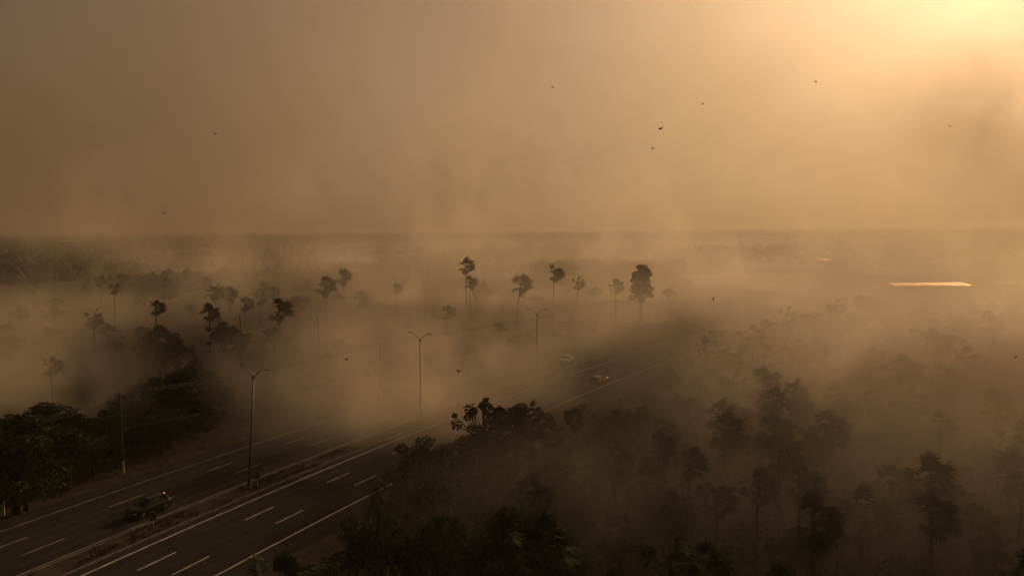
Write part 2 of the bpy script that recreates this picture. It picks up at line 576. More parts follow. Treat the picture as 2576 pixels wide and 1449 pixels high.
def frond_frames(seed, n=20, wind=0.75, skirt=4):
    """orientation of each leaf round the crown, combed by the wind towards +X"""
    rg = random.Random(seed)
    out = []
    for k in range(n):
        az = k * 2.39996 + rg.uniform(-0.2, 0.2)
        el = RAD(66) - (k / n) ** 0.8 * RAD(104)
        d = Vector((math.cos(az) * math.cos(el), math.sin(az) * math.cos(el), math.sin(el)))
        d = (d + Vector((wind * (0.35 + 0.55 * rg.random()), 0, 0.05 * wind))).normalized()
        if d.x < -0.35 and rg.random() < 0.55:
            continue
        up = Vector((0, 0, 1)) + rnd_unit(rg) * 0.35
        x = d.cross(up).normalized()
        z = x.cross(d)
        M = Matrix((x, d, z)).transposed().to_4x4()
        M.translation = d * 0.06
        out.append((M @ Matrix.Scale(rg.uniform(0.85, 1.12), 4), rg.randrange(4)))
    for k in range(skirt):                                  # dead leaves hanging under the crown
        az = rg.uniform(0, 2 * PI)
        d = Vector((math.cos(az) * 0.35 + 0.2, math.sin(az) * 0.35, -0.9)).normalized()
        x = d.cross(Vector((math.cos(az), math.sin(az), 0.2))).normalized()
        z = x.cross(d)
        M = Matrix((x, d, z)).transposed().to_4x4()
        out.append((M @ Matrix.Scale(0.75, 4), rg.randrange(4)))
    return out

def palm_crown(seed, **kw):
    b = MB()
    for M, k in frond_frames(seed, **kw):
        src = FROND_B[k]
        i = len(b.v)
        b.v += [tuple(M @ Vector(p)) for p in src.v]
        b.f += [tuple(i + j for j in f) for f in src.f]
    return b.mesh('crown', 'palm_leaf')

def palm_trunk(h, seed, lean=0.0, r=0.16, m='palm_bark'):
    rg = random.Random(seed)
    b = MB()
    pts, rad = [], []
    n = max(8, int(h * 2.2))
    for k in range(n + 1):
        t = k / n
        pts.append((lean * h * t ** 1.6 + 0.06 * math.sin(5 * t + seed), 0.05 * math.sin(3 * t + 2 * seed), -0.6 + (h + 0.6) * t))
        rad.append(r * (1.35 - 0.55 * min(1, t * 1.6)) * (1.0 + (0.07 if k % 2 else 0.0)) + 0.05 * math.exp(-t * h))
    b.tube(pts, rad, 8)
    return b.mesh('trunk', m), Vector(pts[-1])

CROWNS = [palm_crown(s, n=n, wind=w) for s, n, w in ((11, 24, 0.95), (12, 20, 0.8), (13, 26, 1.1), (14, 18, 0.7))]
TRUNKS = {}
def palm(top, crown_w, label, seed, group=None, fronds=False, lean=0.0, base_z=0.0, trunk='palm_bark', name='palm_tree'):
    """a fan palm whose crown centre is at the point top and whose crown is crown_w metres across"""
    sc = crown_w / 2.9
    h = max(1.5, top.z - base_z)
    hk = round(h * 2) / 2
    key = (hk, lean, trunk)
    if key not in TRUNKS:
        TRUNKS[key] = palm_trunk(hk, len(TRUNKS) + 1, lean, 0.17, trunk)
    tm, tip = TRUNKS[key]
    t = thing(name, (top.x - tip.x, top.y - tip.y, base_z), label, 'palm tree', 0, group)
    link('trunk', tm, t, Matrix.Diagonal((1, 1, h / hk, 1)))
    C = Matrix.Translation(Vector((tip.x, tip.y, h))) @ Matrix.Scale(sc, 4)
    if fronds:
        for M, k in frond_frames(seed, n=26, wind=0.95):
            link('frond', FROND_M[k], t, C @ M)
    else:
        link('crown', CROWNS[seed % 4], t, C @ Matrix.Rotation((seed * 0.37) % 0.8 - 0.4, 4, 'Z'))
    return t

HEDGE = [broadleaf(71, r=3.8, clumps=34, low=0.04, m='leaf_dark'), broadleaf(72, r=3.6, clumps=32, low=0.04), broadleaf(73, r=4.0, clumps=34, low=0.04, m='leaf_dark')]
BROAD = [broadleaf(1), broadleaf(2, r=4.0, clumps=30, m='leaf_dark'), broadleaf(3, r=3.3, clumps=24, leaves=350),
         broadleaf(4, r=3.9, clumps=28, m='leaf_dark'), broadleaf(5, r=3.0, clumps=20, leaves=400)]
SHRUB = [broadleaf(21, h=3.0, r=1.9, clumps=12, leaves=90, size=0.16, low=0.02), broadleaf(22, h=3.0, r=2.2, clumps=14, leaves=90, size=0.16, low=0.02, m='leaf_dry')]
AIRY = broadleaf(31, h=10.5, r=3.3, clumps=22, leaves=70, size=0.17, low=0.42, airy=True)
BARE = [bare_tree(41), bare_tree(42, depth=3)]
MESH_H = {id(BROAD[k]): 9.0 for k in range(5)}

def tree(kind, loc, h, label, name='broadleaf_tree', cat='tree', group=None, rz=None, wide=1.0, base_h=9.0, part='crown'):
    s = h / base_h
    t = thing(name, loc, label, cat, random.uniform(0, 6.28) if rz is None else rz, group, (s * wide, s * wide, s))
    link('trunk', kind[0], t)
    link(part, kind[1], t)
    return t

# ================================================================== trees left of the highway
LEFT_ROW = [  # top px, top py, distance, kind, width factor, label
    (30, 1042, 77, 1, 1.10, 'black bushy tree at the left edge of the picture, hiding a white-footed pole'),
    (112, 1012, 92, 0, 1.05, 'rounded treetop peeping out behind the black tree at the left edge'),
    (118, 1062, 84, 3, 1.05, 'dark full tree right of the white-footed pole at the left edge'),
    (205, 1040, 93, 2, 0.95, 'lower dark treetop in the dip of the left tree row'),
    (262, 1030, 97, 4, 1.0, 'dark tree just left of the crossarm pole by the far carriageway'),
    (330, 985, 104, 0, 1.05, 'dark tree directly behind the crossarm pole by the far carriageway'),
    (395, 948, 110, 1, 1.05, 'tall dark tree right of the crossarm pole, half veiled by smoke'),
    (486, 912, 113, 3, 0.95, 'tallest tree of the left row with a crisp black crown'),
    (548, 962, 118, 2, 0.9, 'tree at the right end of the left row, fading into smoke'),
    (420, 1030, 100, 4, 0.95, 'low dark tree in front of the tallest tree of the left row'),
    (488, 1045, 104, 2, 0.9, 'small tree at the foot of the left row, beside the far carriageway'),
    (165, 1078, 86, 0, 1.0, 'black tree second from the white-footed pole at the left edge'),
    (228, 1100, 89, 1, 0.95, 'low black tree in the dip of the left row, nearest the far carriageway'),
    (352, 1062, 97, 2, 1.0, 'dark tree right beside the crossarm pole with the whitewashed foot'),
    (405, 1085, 98, 0, 1.0, 'low dark tree at the foot of the tall smoke-veiled tree in the left row'),
    (60, 1120, 78, 1, 1.0, 'low black tree under the crown at the left edge, beside the white-footed pole'),
    (290, 1110, 92, 0, 1.0, 'low black tree left of the whitewashed pole foot by the far carriageway'),
    (455, 1050, 103, 1, 1.0, 'dark tree filling the slope below the crisp tallest crown of the left row'),
    (520, 1010, 112, 0, 1.0, 'dark tree under the ragged bough at the right end of the left row'),
    (450, 968, 112, 2, 1.1, 'broad dark tree just left of the crisp tallest crown of the left row'),
]
for px, py, Y, k, wd, lab in LEFT_ROW:
    p = point_at(px, py, Y)
    tree(HEDGE[k % 3], (p.x, p.y, 0), p.z, lab, wide=wd * 1.3, group='trees along the far side of the highway')
p = point_at(598, 978, 117)
tree(AIRY, (p.x - 0.8, p.y, 0), p.z + 0.4, 'thin tree with one ragged bough reaching towards the nearest street lamp', base_h=10.5, wide=0.7)
p = point_at(440, 895, 120)
tree(BARE[0], (p.x, p.y, 0), p.z + 0.6, 'leafless pale tree standing among the dark trees of the left row', 'bare_tree', base_h=9.5, part='branches')

MID_LEFT = [  # second belt of trees, in the smoke
    (395, 820, 152, 1, 'dark tree in the smoke behind the tallest tree of the left row'),
    (440, 850, 146, 3, 'darkest lump of trees in the smoke, left of the small leaning palm'),
    (565, 808, 162, 0, 'broad smoky tree below the small dark palm at left'),
    (600, 825, 158, 2, 'smoky tree with a steep right side, left of the tall wind-combed palm'),
    (1245, 765, 236, 0, 'left of two bushy trees at the foot of the leaning palm'),
    (1300, 775, 226, 4, 'right of two bushy trees at the foot of the leaning palm'),
    (1350, 742, 262, 2, 'pale round tree behind the third street lamp'),
    (745, 745, 228, 1, 'faint flat-topped tree behind the tall wind-combed palm'),
    (1255, 692, 330, 1, 'faint tree between the bare tree and the leaning palm'),
]
for px, py, Y, k, lab in MID_LEFT:
    p = point_at(px, py, Y)
    tree(BROAD[k], (p.x, p.y, 0), max(4.0, p.z), lab, wide=1.0 if p.z > 7 else 1.35)
p = point_at(1613, 660, 226)
tree(broadleaf(61, h=16, r=3.5, clumps=80, leaves=160, size=0.2, low=0.2), (p.x, p.y, 0), p.z, 'big lone round-crowned tree beyond the highway, right of all the far palms', base_h=16, wide=0.85)
p = point_at(1198, 690, 262)
tree(BARE[0], (p.x, p.y, 0), p.z, 'leafless pale tree right beside the tallest far palm', 'bare_tree', base_h=9.5, part='branches')

# far palms, each one told apart in the photograph
PALMS = [  # crown px, py, distance, crown width, fronds, lean, label
    (1172, 672, 262, 5.6, 1, 0.0, 'tallest far palm, beside a leafless tree in the middle'),
    (1310, 716, 212, 5.6, 1, 0.10, 'leaning palm above two bushy trees, left of the third street lamp'),
    (1394, 691, 232, 5.4, 1, 0.02, 'upright palm just right of the leaning palm, above the third street lamp'),
    (700, 782, 165, 5.4, 1, 0.0, 'tall dark palm with crown combed to the right, above the nearest street lamp'),
    (526, 790, 180, 4.2, 1, 0.0, 'small dark palm at left between smoky trees'),
    (818, 722, 210, 5.4, 1, 0.0, 'dark palm left of the centre with a shaggy flat crown'),
    (862, 698, 268, 5.8, 0, 0.0, 'fainter palm directly behind the shaggy flat-crowned palm'),
    (905, 762, 240, 5.0, 0, 0.0, 'smoky palm in the gap above the second crossarm pole'),
    (950, 690, 330, 5.2, 0, 0.0, 'faint far palm, third from the tallest palm going left'),
    (1022, 690, 390, 5.0, 0, 0.0, 'very faint far palm, second from the tallest palm going left'),
    (1066, 690, 395, 5.0, 0, 0.0, 'very faint far palm just left of the tallest palm'),
    (1130, 706, 370, 5.0, 0, 0.0, 'very faint low palm touching the left side of the tallest palm'),
    (615, 766, 215, 4.6, 0, 0.0, 'faint palm left of the tall palm with the combed crown'),
    (540, 738, 240, 5.4, 0, 0.0, 'faint twin-looking palm above the small dark palm at left'),
    (576, 742, 244, 5.0, 0, 0.0, 'faint palm right of the twin-looking palm at left'),
    (655, 752, 236, 4.4, 0, 0.0, 'faint thin palm just behind the left side of the combed palm'),
    (127, 925, 112, 3.0, 0, 0.0, 'ghostly palm in orange smoke at far left, above the tree row'),
    (1545, 722, 320, 5.6, 0, 0.0, 'faint palm left of the big lone round-crowned tree'),
]
for i, (px, py, Y, cw, fr, ln, lab) in enumerate(PALMS):
    palm(point_at(px, py, Y), cw, lab, 100 + i, 'palms beyond the far carriageway', bool(fr), ln)
# trunks of dead palms that lost their crowns
STUMPS = [(800, 803, 172, 0.0, 'headless palm trunk standing in smoke below the shaggy flat-crowned palm'),
          (604, 797, 172, 0.0, 'headless palm trunk at the right side of the smoky trees at left'),
          (1437, 784, 205, 0.0, 'thin headless trunk between the third street lamp and the far pole'),
          (1762, 892, 128, -0.05, 'thick black leaning trunk without a crown, right of the highway'),
          (1779, 898, 131, -0.07, 'thinner leaning trunk just right of the thick black leaning trunk')]
for i, (px, py, Y, ln, lab) in enumerate(STUMPS):
    p = point_at(px, py, Y)
    t = thing('dead_trunk', (p.x - ln * p.z, p.y, 0), lab, 'tree trunk')
    tm, tip = palm_trunk(p.z, 200 + i, ln, 0.24 if i == 3 else 0.15, 'charred')
    link('trunk', tm, t)
    st = MB()
    for k in range(5):
        a = k * 1.3 + i
        st.tube([tip, tip + Vector((math.cos(a) * 0.16, math.sin(a) * 0.16, 0.22 + 0.1 * (k % 2)))], [0.04, 0.02], 4)
    st.build('leaf_stubs', 'charred', t)

# ================================================================== woods right of the highway
EDGE = [  # top px, top py, distance, kind, width, label : the trees one can tell apart along the edge
    (1075, 1098, 73, 0, 1.0, 'rounded tree at the edge of the right woods, below the airy tree'),
    (1032, 1150, 68, 2, 0.85, 'small rounded tree overlapping the end of the near white edge line'),
    (1195, 1072, 79, 3, 1.0, 'dense round tree directly under the airy tree'),
    (1296, 1018, 86, 1, 1.0, 'tall dark tree just right of the airy tree'),
    (985, 1190, 62, 4, 0.8, 'ragged tree touching the near white edge line from the right'),
    (1120, 1190, 62, 1, 1.05, 'dark broad tree in front, right of the ragged edge tree'),
    (1250, 1150, 66, 0, 1.1, 'broad dark tree in the middle of the right woods edge'),
    (960, 1295, 55, 3, 0.9, 'dark tree above the bottom edge, right of the leafy spray over the verge'),
    (1100, 1290, 54, 2, 1.1, 'black tree low in the picture, left of the bottom centre'),
    (1270, 1290, 54, 1, 1.1, 'black tree at the bottom centre'),
    (830, 1400, 49, 4, 0.9, 'black treetop at the bottom edge, nearest to the near carriageway'),
    (960, 1415, 47, 0, 1.0, 'black treetop cut by the bottom edge, second from the carriageway'),
    (1445, 1022, 99, 2, 0.8, 'narrow dark tree below the dark car'),
    (1380, 1040, 92, 4, 0.85, 'tree between the tall dark edge tree and the narrow tree below the dark car'),
    (1690, 925, 124, 3, 0.85, 'dark tree beside the highway, left of the thick leaning trunk'),
    (1840, 885, 134, 2, 0.8, 'dark tree right of the thick leaning trunk'),
    (1960, 828, 150, 0, 0.95, 'tall smoky tree right of the billboard'),
    (2180, 745, 178, 1, 1.2, 'highest smoky tree of the right woods, below the shed roof'),
]
for px, py, Y, k, wd, lab in EDGE:
    p = point_at(px, py, Y)
    tree(BROAD[k], (p.x, p.y, 0), p.z, lab, wide=wd, group='trees along the edge of the right woods')
p = point_at(1218, 986, 82)
tree(AIRY, (p.x, p.y, 0), p.z, 'airy tree with separate leaf tufts standing out above the right woods', base_h=11.0, wide=0.95, rz=0.6)
p = point_at(885, 1282, 55)
tree(AIRY, (p.x, p.y, 0), p.z, 'leafy spray leaning over the verge beside the near white edge line', base_h=11.0, wide=0.75, rz=2.2)

RPALMS = [  # crown px, py, distance, crown width, fronds, label
    (1862, 862, 132, 3.6, 1, 'dark palm directly below the billboard right corner'),
    (1735, 1170, 70, 2.7, 1, 'palm with upswept crown alone in pale smoke, right of centre'),
    (1660, 1125, 77, 3.0, 0, 'blurred palm left of the upswept palm in pale smoke'),
    (1562, 1345, 56, 3.0, 1, 'near black palm with spread leaves at the bottom, right of centre'),
    (1805, 1262, 62, 2.8, 1, 'left of three palms standing side by side in the lower right'),
    (1908, 1228, 65, 2.9, 1, 'middle of three palms standing side by side in the lower right'),
    (2015, 1225, 65, 3.3, 1, 'right and largest of three palms side by side in the lower right'),
    (2365, 1075, 80, 2.6, 0, 'small dark palm in the smoke at right, below the row of hazy palms'),
    (2195, 975, 98, 3.4, 0, 'dark palm left in the row of hazy palms at right'),
    (2290, 945, 103, 3.6, 0, 'hazy palm with a long trunk, second in the row of palms at right'),
    (2352, 870, 122, 5.0, 0, 'large hazy palm standing highest above the row of palms at right'),
    (2398, 965, 100, 3.6, 0, 'dark hazy palm in the middle of the row of palms at right'),
    (2455, 935, 106, 3.0, 0, 'hazy palm right of the middle of the row of palms at right'),
    (2545, 955, 103, 3.4, 0, 'hazy palm cut by the right edge of the picture'),
    (2490, 815, 142, 4.6, 0, 'faint high palm near the right edge of the picture'),
    (1335, 1045, 88, 2.8, 0, 'small palm sticking out beside the tall dark edge tree'),
    (2060, 880, 134, 3.4, 0, 'faint palm between the tall smoky tree and the row of hazy palms'),
]
for i, (px, py, Y, cw, fr, lab) in enumerate(RPALMS):
    palm(point_at(px, py, Y), cw, lab, 300 + i, 'palms in the right woods', bool(fr))

# the rest of the right woods: trees that the smoke blurs into each other
rg = random.Random(5)
taken = [(o.location.x, o.location.y) for o in COL.objects if o.parent is None and o.get('category') in ('tree', 'palm tree')]
def in_view(x, y, z, margin=0.04):
    d = CAM_R.transposed() @ (Vector((x, y, z)) - cam.location)
    if d.z >= 0: return False
    u, v = 0.5 - F * d.x / d.z / IW, 0.5 + F * d.y / d.z / IH
    return -margin < u < 1 + margin and -margin < v < 1 + margin
def scatter(n, region, gap, tries=12000):
    out = []
    for _ in range(tries):
        if len(out) >= n: break
        x, y = region(rg)
        if any((x - a) ** 2 + (y - b) ** 2 < gap * gap for a, b in taken): continue
        taken.append((x, y)); out.append((x, y))
    return out
def right_woods(r):
    while True:
        y = r.uniform(44, 200)
        x = r.uniform(-20, 0.66 * y + 3)
        if offset_of(x, y) > 24.5 and in_view(x, y, 7):
            g = Vector((x, y, 0)) * (CAM_H / (CAM_H - 9.0))          # ground point hidden behind a nine metre top
            if g.y < 185 and offset_of(g.x, g.y) < 12.5 and y > 78: continue
            return x, y
nearer = 0
for i, (x, y) in enumerate(scatter(250, right_woods, 3.9)):
    if i % 5 in (1, 3, 4):
        palm(Vector((x, y, rg.uniform(3.8, 7.8))), rg.uniform(3.0, 4.6), 'fan palm blurred by smoke inside the woods right of the highway', 400 + i, 'palms lost in the right woods')
    else:
        tree(BROAD[i % 5], (x, y, 0), rg.uniform(3.6, 6.8), 'broadleaf tree blurred by smoke inside the woods right of the highway', group='trees lost in the right woods', wide=rg.uniform(0.85, 1.1))
def left_woods(r):
    while True:
        y = r.uniform(150, 300)
        x = r.uniform(-0.66 * y, 60)
        if offset_of(x, y) < -33 and in_view(x, y, 4): return x, y
for i, (x, y) in enumerate(scatter(48, left_woods, 10.0)):
    if i % 3 == 2:
        palm(Vector((x, y, rg.uniform(7, 11))), rg.uniform(3.6, 4.8), 'faint fan palm in the smoky scrub beyond the far carriageway', 600 + i, 'palms lost in the left scrub')
    else:
        tree(BROAD[i % 5], (x, y, 0), rg.uniform(3.5, 6.0), 'low tree in the smoky scrub beyond the far carriageway', group='trees lost in the left scrub', wide=1.3)
def roadside(r):
    while True:
        y = r.uniform(70, 230)
        side = r.random() < 0.5
        x = road_x(y) + (r.uniform(17, 28) if side else r.uniform(-38, -24)) / math.cos(0.5)
        if in_view(x, y, 1): return x, y
for i, (x, y) in enumerate(scatter(70, roadside, 2.6)):
    tree(SHRUB[i % 2], (x, y, 0), rg.uniform(1.2, 2.8), 'low scrubby shrub on the verge beside the highway', 'shrub', 'shrub', 'shrubs on the highway verges', base_h=3.0)

# undergrowth filling the floor of the woods
b = MB()
rgu = random.Random(77)
n_u = 0
while n_u < 620:
    y = rgu.uniform(44, 170); x = rgu.uniform(-18, 0.66 * y)
    left = n_u % 5 == 0
    if left:
        y = rgu.uniform(84, 124); x = road_x(y) - rgu.uniform(27, 40) / 0.9
    elif offset_of(x, y) < 23: continue
    n_u += 1
    leaf_clump(b, Vector((x, y, rgu.uniform(0.6, 1.6))), rgu.uniform(1.2, 2.4), 90, 0.16, rgu, 0.8)
tag(b.build('undergrowth', 'leaf_dark'), 'dark undergrowth covering the floor of the woods beside the highway', kind='stuff')

# far woodland to the horizon, one mass
def lump(b, x, y, r, h, rg):
    i = len(b.v)
    rings, seg = 3, 7
    ph = rg.uniform(0, 6.28)
    for k in range(rings):
        t = k / rings
        for j in range(seg):
            a = 2 * PI * j / seg + ph
            q = r * math.cos(t * PI / 2) * rg.uniform(0.8, 1.2)
            b.v.append((x + math.cos(a) * q, y + math.sin(a) * q, -0.3 + h * math.sin(t * PI / 2) * rg.uniform(0.85, 1.15)))
    b.v.append((x, y, h * rg.uniform(0.95, 1.15)))
    for k in range(rings - 1):
        for j in range(seg):
            b.f.append((i + k * seg + j, i + k * seg + (j + 1) % seg, i + (k + 1) * seg + (j + 1) % seg, i + (k + 1) * seg + j))
    top = i + rings * seg
    for j in range(seg):
        b.f.append((i + (rings - 1) * seg + j, i + (rings - 1) * seg + (j + 1) % seg, top))
b = MB()
rg2 = random.Random(9)
for _ in range(9000):
    y = 360 * (3200 / 360) ** rg2.random()
    x = rg2.uniform(-0.72, 0.72) * y
    if y < 620 and -24 < offset_of(x, y) < 24: continue
    if (x - c0.x) ** 2 / 58 ** 2 + (y - c0.y) ** 2 / 110 ** 2 < 1: continue
    if 100 < x < 240 and 260 < y < 420: continue
    if noise.noise(Vector((x * 0.006, y * 0.003, 0))) < -0.22: continue
    r = rg2.uniform(2.5, 5.0) * (1 + y / 1500)
    lump(b, x, y, r, rg2.uniform(3.5, 8.0), rg2)
tag(b.build('woodland', 'leaf_dark'), 'dark scrub and woodland fading into haze towards the horizon', kind='stuff')

# dry grass on median and verges
b = MB()
rg3 = random.Random(12)
def tuft(x, y, z, h, n):
    for _ in range(n):
        a = rg3.uniform(0, 6.28)
        hh = h * rg3.uniform(0.5, 1.2)
        w = 0.03 + 0.02 * rg3.random()
        ox, oy = x + rg3.uniform(-0.2, 0.2), y + rg3.uniform(-0.2, 0.2)
        tx, ty = ox + math.cos(a) * hh * 0.5 + 0.12 * hh, oy + math.sin(a) * hh * 0.5
        b.tri((ox - w * math.sin(a), oy + w * math.cos(a), z), (ox + w * math.sin(a), oy - w * math.cos(a), z), (tx, ty, z + hh))
for _ in range(9000):
    s = ARC[-1] * 0.46 * rg3.random() + 55
    k = rg3.random()
    if k < 0.42: off, z = rg3.uniform(-3.9, -1.5), 0.13
    elif k < 0.7: off, z = rg3.uniform(13.5, 24), 0.0
    else: off, z = rg3.uniform(-27, -18.6), 0.0
    p, d = on_path(s, off)
    if noise.noise(Vector((p.x * 0.25, p.y * 0.25, 1))) < -0.18: continue
    tuft(p.x, p.y, z, rg3.uniform(0.15, 0.55), 6)
tag(b.build('grass', 'dry_grass'), 'dry grass on the median and verges of the highway', kind='stuff')

# ================================================================== street furniture
def street_lamp(base, top, yaw, label):
    ax = top - base
    t = thing('street_lamp', base, label, 'street lamp', 0, 'twin-arm street lamps on the median')
    q = Vector((0, 0, 1)).rotation_difference(ax.normalized()).to_matrix().to_4x4() @ Matrix.Rotation(yaw, 4, 'Z')
    H = ax.length
    def part(bb, name, m, sm=True, parent=t, M=q):
        o = bb.build(name, m, parent, sm)
        if M is not None: o.matrix_basis = M
        return o
    b = MB(); b.tube([(0, 0, -0.2), (0, 0, 0.25), (0, 0, 0.3)], [0.26, 0.26, 0.17], 10); part(b, 'base', 'kerb_concrete')
    b = MB(); b.tube([(0, 0, 0.25), (0, 0, H * 0.5), (0, 0, H)], [0.15, 0.115, 0.085], 10); part(b, 'pole', 'galvanised')
    b = MB(); b.tube([(0, 0, H - 0.25), (0, 0, H + 0.06), (0, 0, H + 0.12)], [0.15, 0.15, 0.05], 8); part(b, 'bracket', 'galvanised')
    for s in (-1, 1):
        b = MB()
        pts = [(s * x, 0, H + z) for x, z in ((0.05, 0.0), (0.45, 0.36), (0.80, 0.70), (1.02, 0.86), (1.3, 0.93), (1.55, 0.95))]
        b.tube(pts, [0.05, 0.045, 0.04, 0.038, 0.036, 0.034], 6)
        part(b, 'arm', 'galvanised')
        b = MB()
        b.tube([(s * 1.45, 0, H + 0.95), (s * 1.6, 0, H + 0.95), (s * 1.95, 0, H + 0.965), (s * 2.08, 0, H + 0.97)], [0.04, 0.065, 0.06, 0.03], 8)
        lum = part(b, 'luminaire', 'lamp_grey')
        b = MB(); b.box((s * 1.78, 0, H + 0.89), (0.34, 0.09, 0.03)); part(b, 'lens', 'lamp_lens', False, lum, None)
    return t
for (bx, by), (tx, ty), lab in (((626, 1232), (638, 947), 'nearest twin-arm street lamp on the median, tall and slightly leaning'),
                                ((1072, 1071), (1065, 855), 'second twin-arm street lamp, its foot lost in smoke'),
                                ((1350, 960), (1351, 792), 'third twin-arm street lamp, left of the white car')):
    g = ground_at(bx, by)
    i = path_s(g)
    s = ARC[i] + (g - PATH[i]).dot(TAN[i])
    base, d = on_path(s, max(-3.6, min(-1.8, offset_of(g.x, g.y))), 0.14)
    top = point_at(tx, ty, base.y)
    if bx > 800: top.x = base.x + 0.12
    top.y = base.y
    street_lamp(base, top, math.atan2(-d.x, d.y), lab)

# crossarm poles beside the far carriageway and the cables between them
UP = [(ground_at(8, 1297), 9.4, 'crossarm pole at the left edge, only its whitewashed foot showing under the tree'),
      (ground_at(310, 1190), 9.4, 'crossarm utility pole with whitewashed foot beside the far carriageway'),
      (point_at(955, 862, 131), 9.3, 'second crossarm utility pole, left of the second street lamp'),
      (point_at(1549, 757, 199), 9.6, 'far utility pole left of the big lone tree, above the white car')]
for k, (g, h, lab) in enumerate(UP):
    g = Vector((g.x, g.y, 0))
    UP[k] = (g, h)
    nxt = Vector((UP[min(k + 1, 3)][0].x, UP[min(k + 1, 3)][0].y, 0)) if k < 3 else g * 2 - UP[2][0]
    yaw = math.atan2(-(nxt - g).x, (nxt - g).y)
    t = thing('utility_pole', g, lab, 'utility pole', yaw, 'crossarm poles along the far carriageway')
    b = MB(); b.tube([(0, 0, -0.5), (0, 0, 1.45)], [0.175, 0.165], 8); b.build('whitewashed_foot', 'whitewash', t)
    b = MB(); b.tube([(0, 0, 1.45), (0, 0, h)], [0.15, 0.10], 8); b.build('pole', 'concrete_pole', t)
    b = MB(); b.box((0, 0.13, h - 0.35), (2.0, 0.10, 0.12)); arm = b.build('crossarm', 'timber', t)
    for x in (-0.9, -0.45, 0.9):
        b = MB(); b.tube([(x, 0.13, h - 0.29), (x, 0.13, h - 0.15), (x, 0.13, h - 0.08), (x, 0.13, h - 0.04)], [0.03, 0.06, 0.05, 0.02], 6)
        b.build('insulator', 'ceramic', arm)
    b = MB()
    for s in (-1, 1):
        b.tube([(s * 0.75, 0.12, h - 0.41), (s * 0.11, 0.10, h - 1.0)], 0.02, 4)
    b.build('brace', 'timber', t)
def cable(off, dz, sag, label, r=0.02):
    b = MB()
    for k in range(3):
        (p, h), (q, h2) = UP[k], UP[k + 1]
        dv = (q - p).normalized()
        side = Vector((dv.y, -dv.x, 0)) * off
        n = 14
        pts = []
        for j in range(n + 1):
            u = j / n
            v = p.lerp(q, u) + side
            v.z = (h + dz) * (1 - u) + (h2 + dz) * u - sag * 4 * u * (1 - u)
            pts.append(v)
        b.tube(pts, r, 4, cap=False)
    tag(b.build('power_cable', 'cable'), label, 'cable', 'cables between the crossarm poles')
cable(-0.9, -0.05, 0.9, 'upper left power cable strung between the crossarm poles')
cable(-0.45, -0.05, 0.95, 'upper middle power cable strung between the crossarm poles')
cable(0.9, -0.05, 0.9, 'upper right power cable strung between the crossarm poles')
cable(0.0, -4.2, 0.7, 'thick low cable strung halfway up the crossarm poles', 0.03)

# chevron signs on the median
def chevron_sign(px, py, label):
    g = ground_at(px, py)
    i = path_s(g)
    s = ARC[i] + (g - PATH[i]).dot(TAN[i])
    base, d = on_path(s, -2.0, 0.13)
    t = thing('chevron_sign', base, label, 'road sign', RAD(12), 'chevron signs on the median')
    b = MB(); b.tube([(0, 0, -0.2), (0, 0, 1.95)], 0.035, 8); b.build('post', 'whitewash', t)
    b = MB(); b.box((0, -0.05, 1.52), (0.62, 0.02, 0.80)); b.build('panel', 'sign_yellow', t)
    b = MB()
    w = 0.16
    for sgn in (1, -1):
        b.prism([(-0.22, 1.52 + sgn * 0.36), (-0.22 + w * 1.4, 1.52 + sgn * 0.36), (0.24, 1.52), (0.24 - w * 1.4, 1.52)], -0.068, -0.062)
    b.build('chevron', 'sign_black', t)
chevron_sign(408, 1346, 'black chevron road sign on the median just below the black car')
chevron_sign(650, 1232, 'black chevron road sign on the median at the foot of the nearest street lamp')

# billboard seen from behind, right of the highway
p0, p1 = point_at(1784, 832, 168), point_at(1876, 836, 168)
pb = point_at(1784, 864, 168)
t = thing('billboard', ((p0.x + p1.x) / 2, 168, 0), 'pale billboard on posts in the smoke beside the highway', 'billboard')
wd, z1, z0 = p1.x - p0.x, p0.z, pb.z
b = MB(); b.box((0, 0, (z0 + z1) / 2), (wd, 0.08, z1 - z0)); pn = b.build('panel', 'billboard_face', t)
b = MB()
for s in (-1, 1):
    b.box((s * (wd / 2 + 0.04), -0.02, (z0 + z1) / 2), (0.08, 0.14, z1 - z0 + 0.16))
    b.box((0, -0.02, (z0 + z1) / 2 + s * ((z1 - z0) / 2 + 0.04)), (wd, 0.14, 0.08))
b.build('frame', 'timber', pn)
for x in (-0.36, -0.12, 0.12, 0.36):
    b = MB(); b.box((x * wd, 0.16, (z1 - 0.3) / 2 - 0.2), (0.18, 0.18, z1 - 0.1)); b.build('post', 'timber', t)

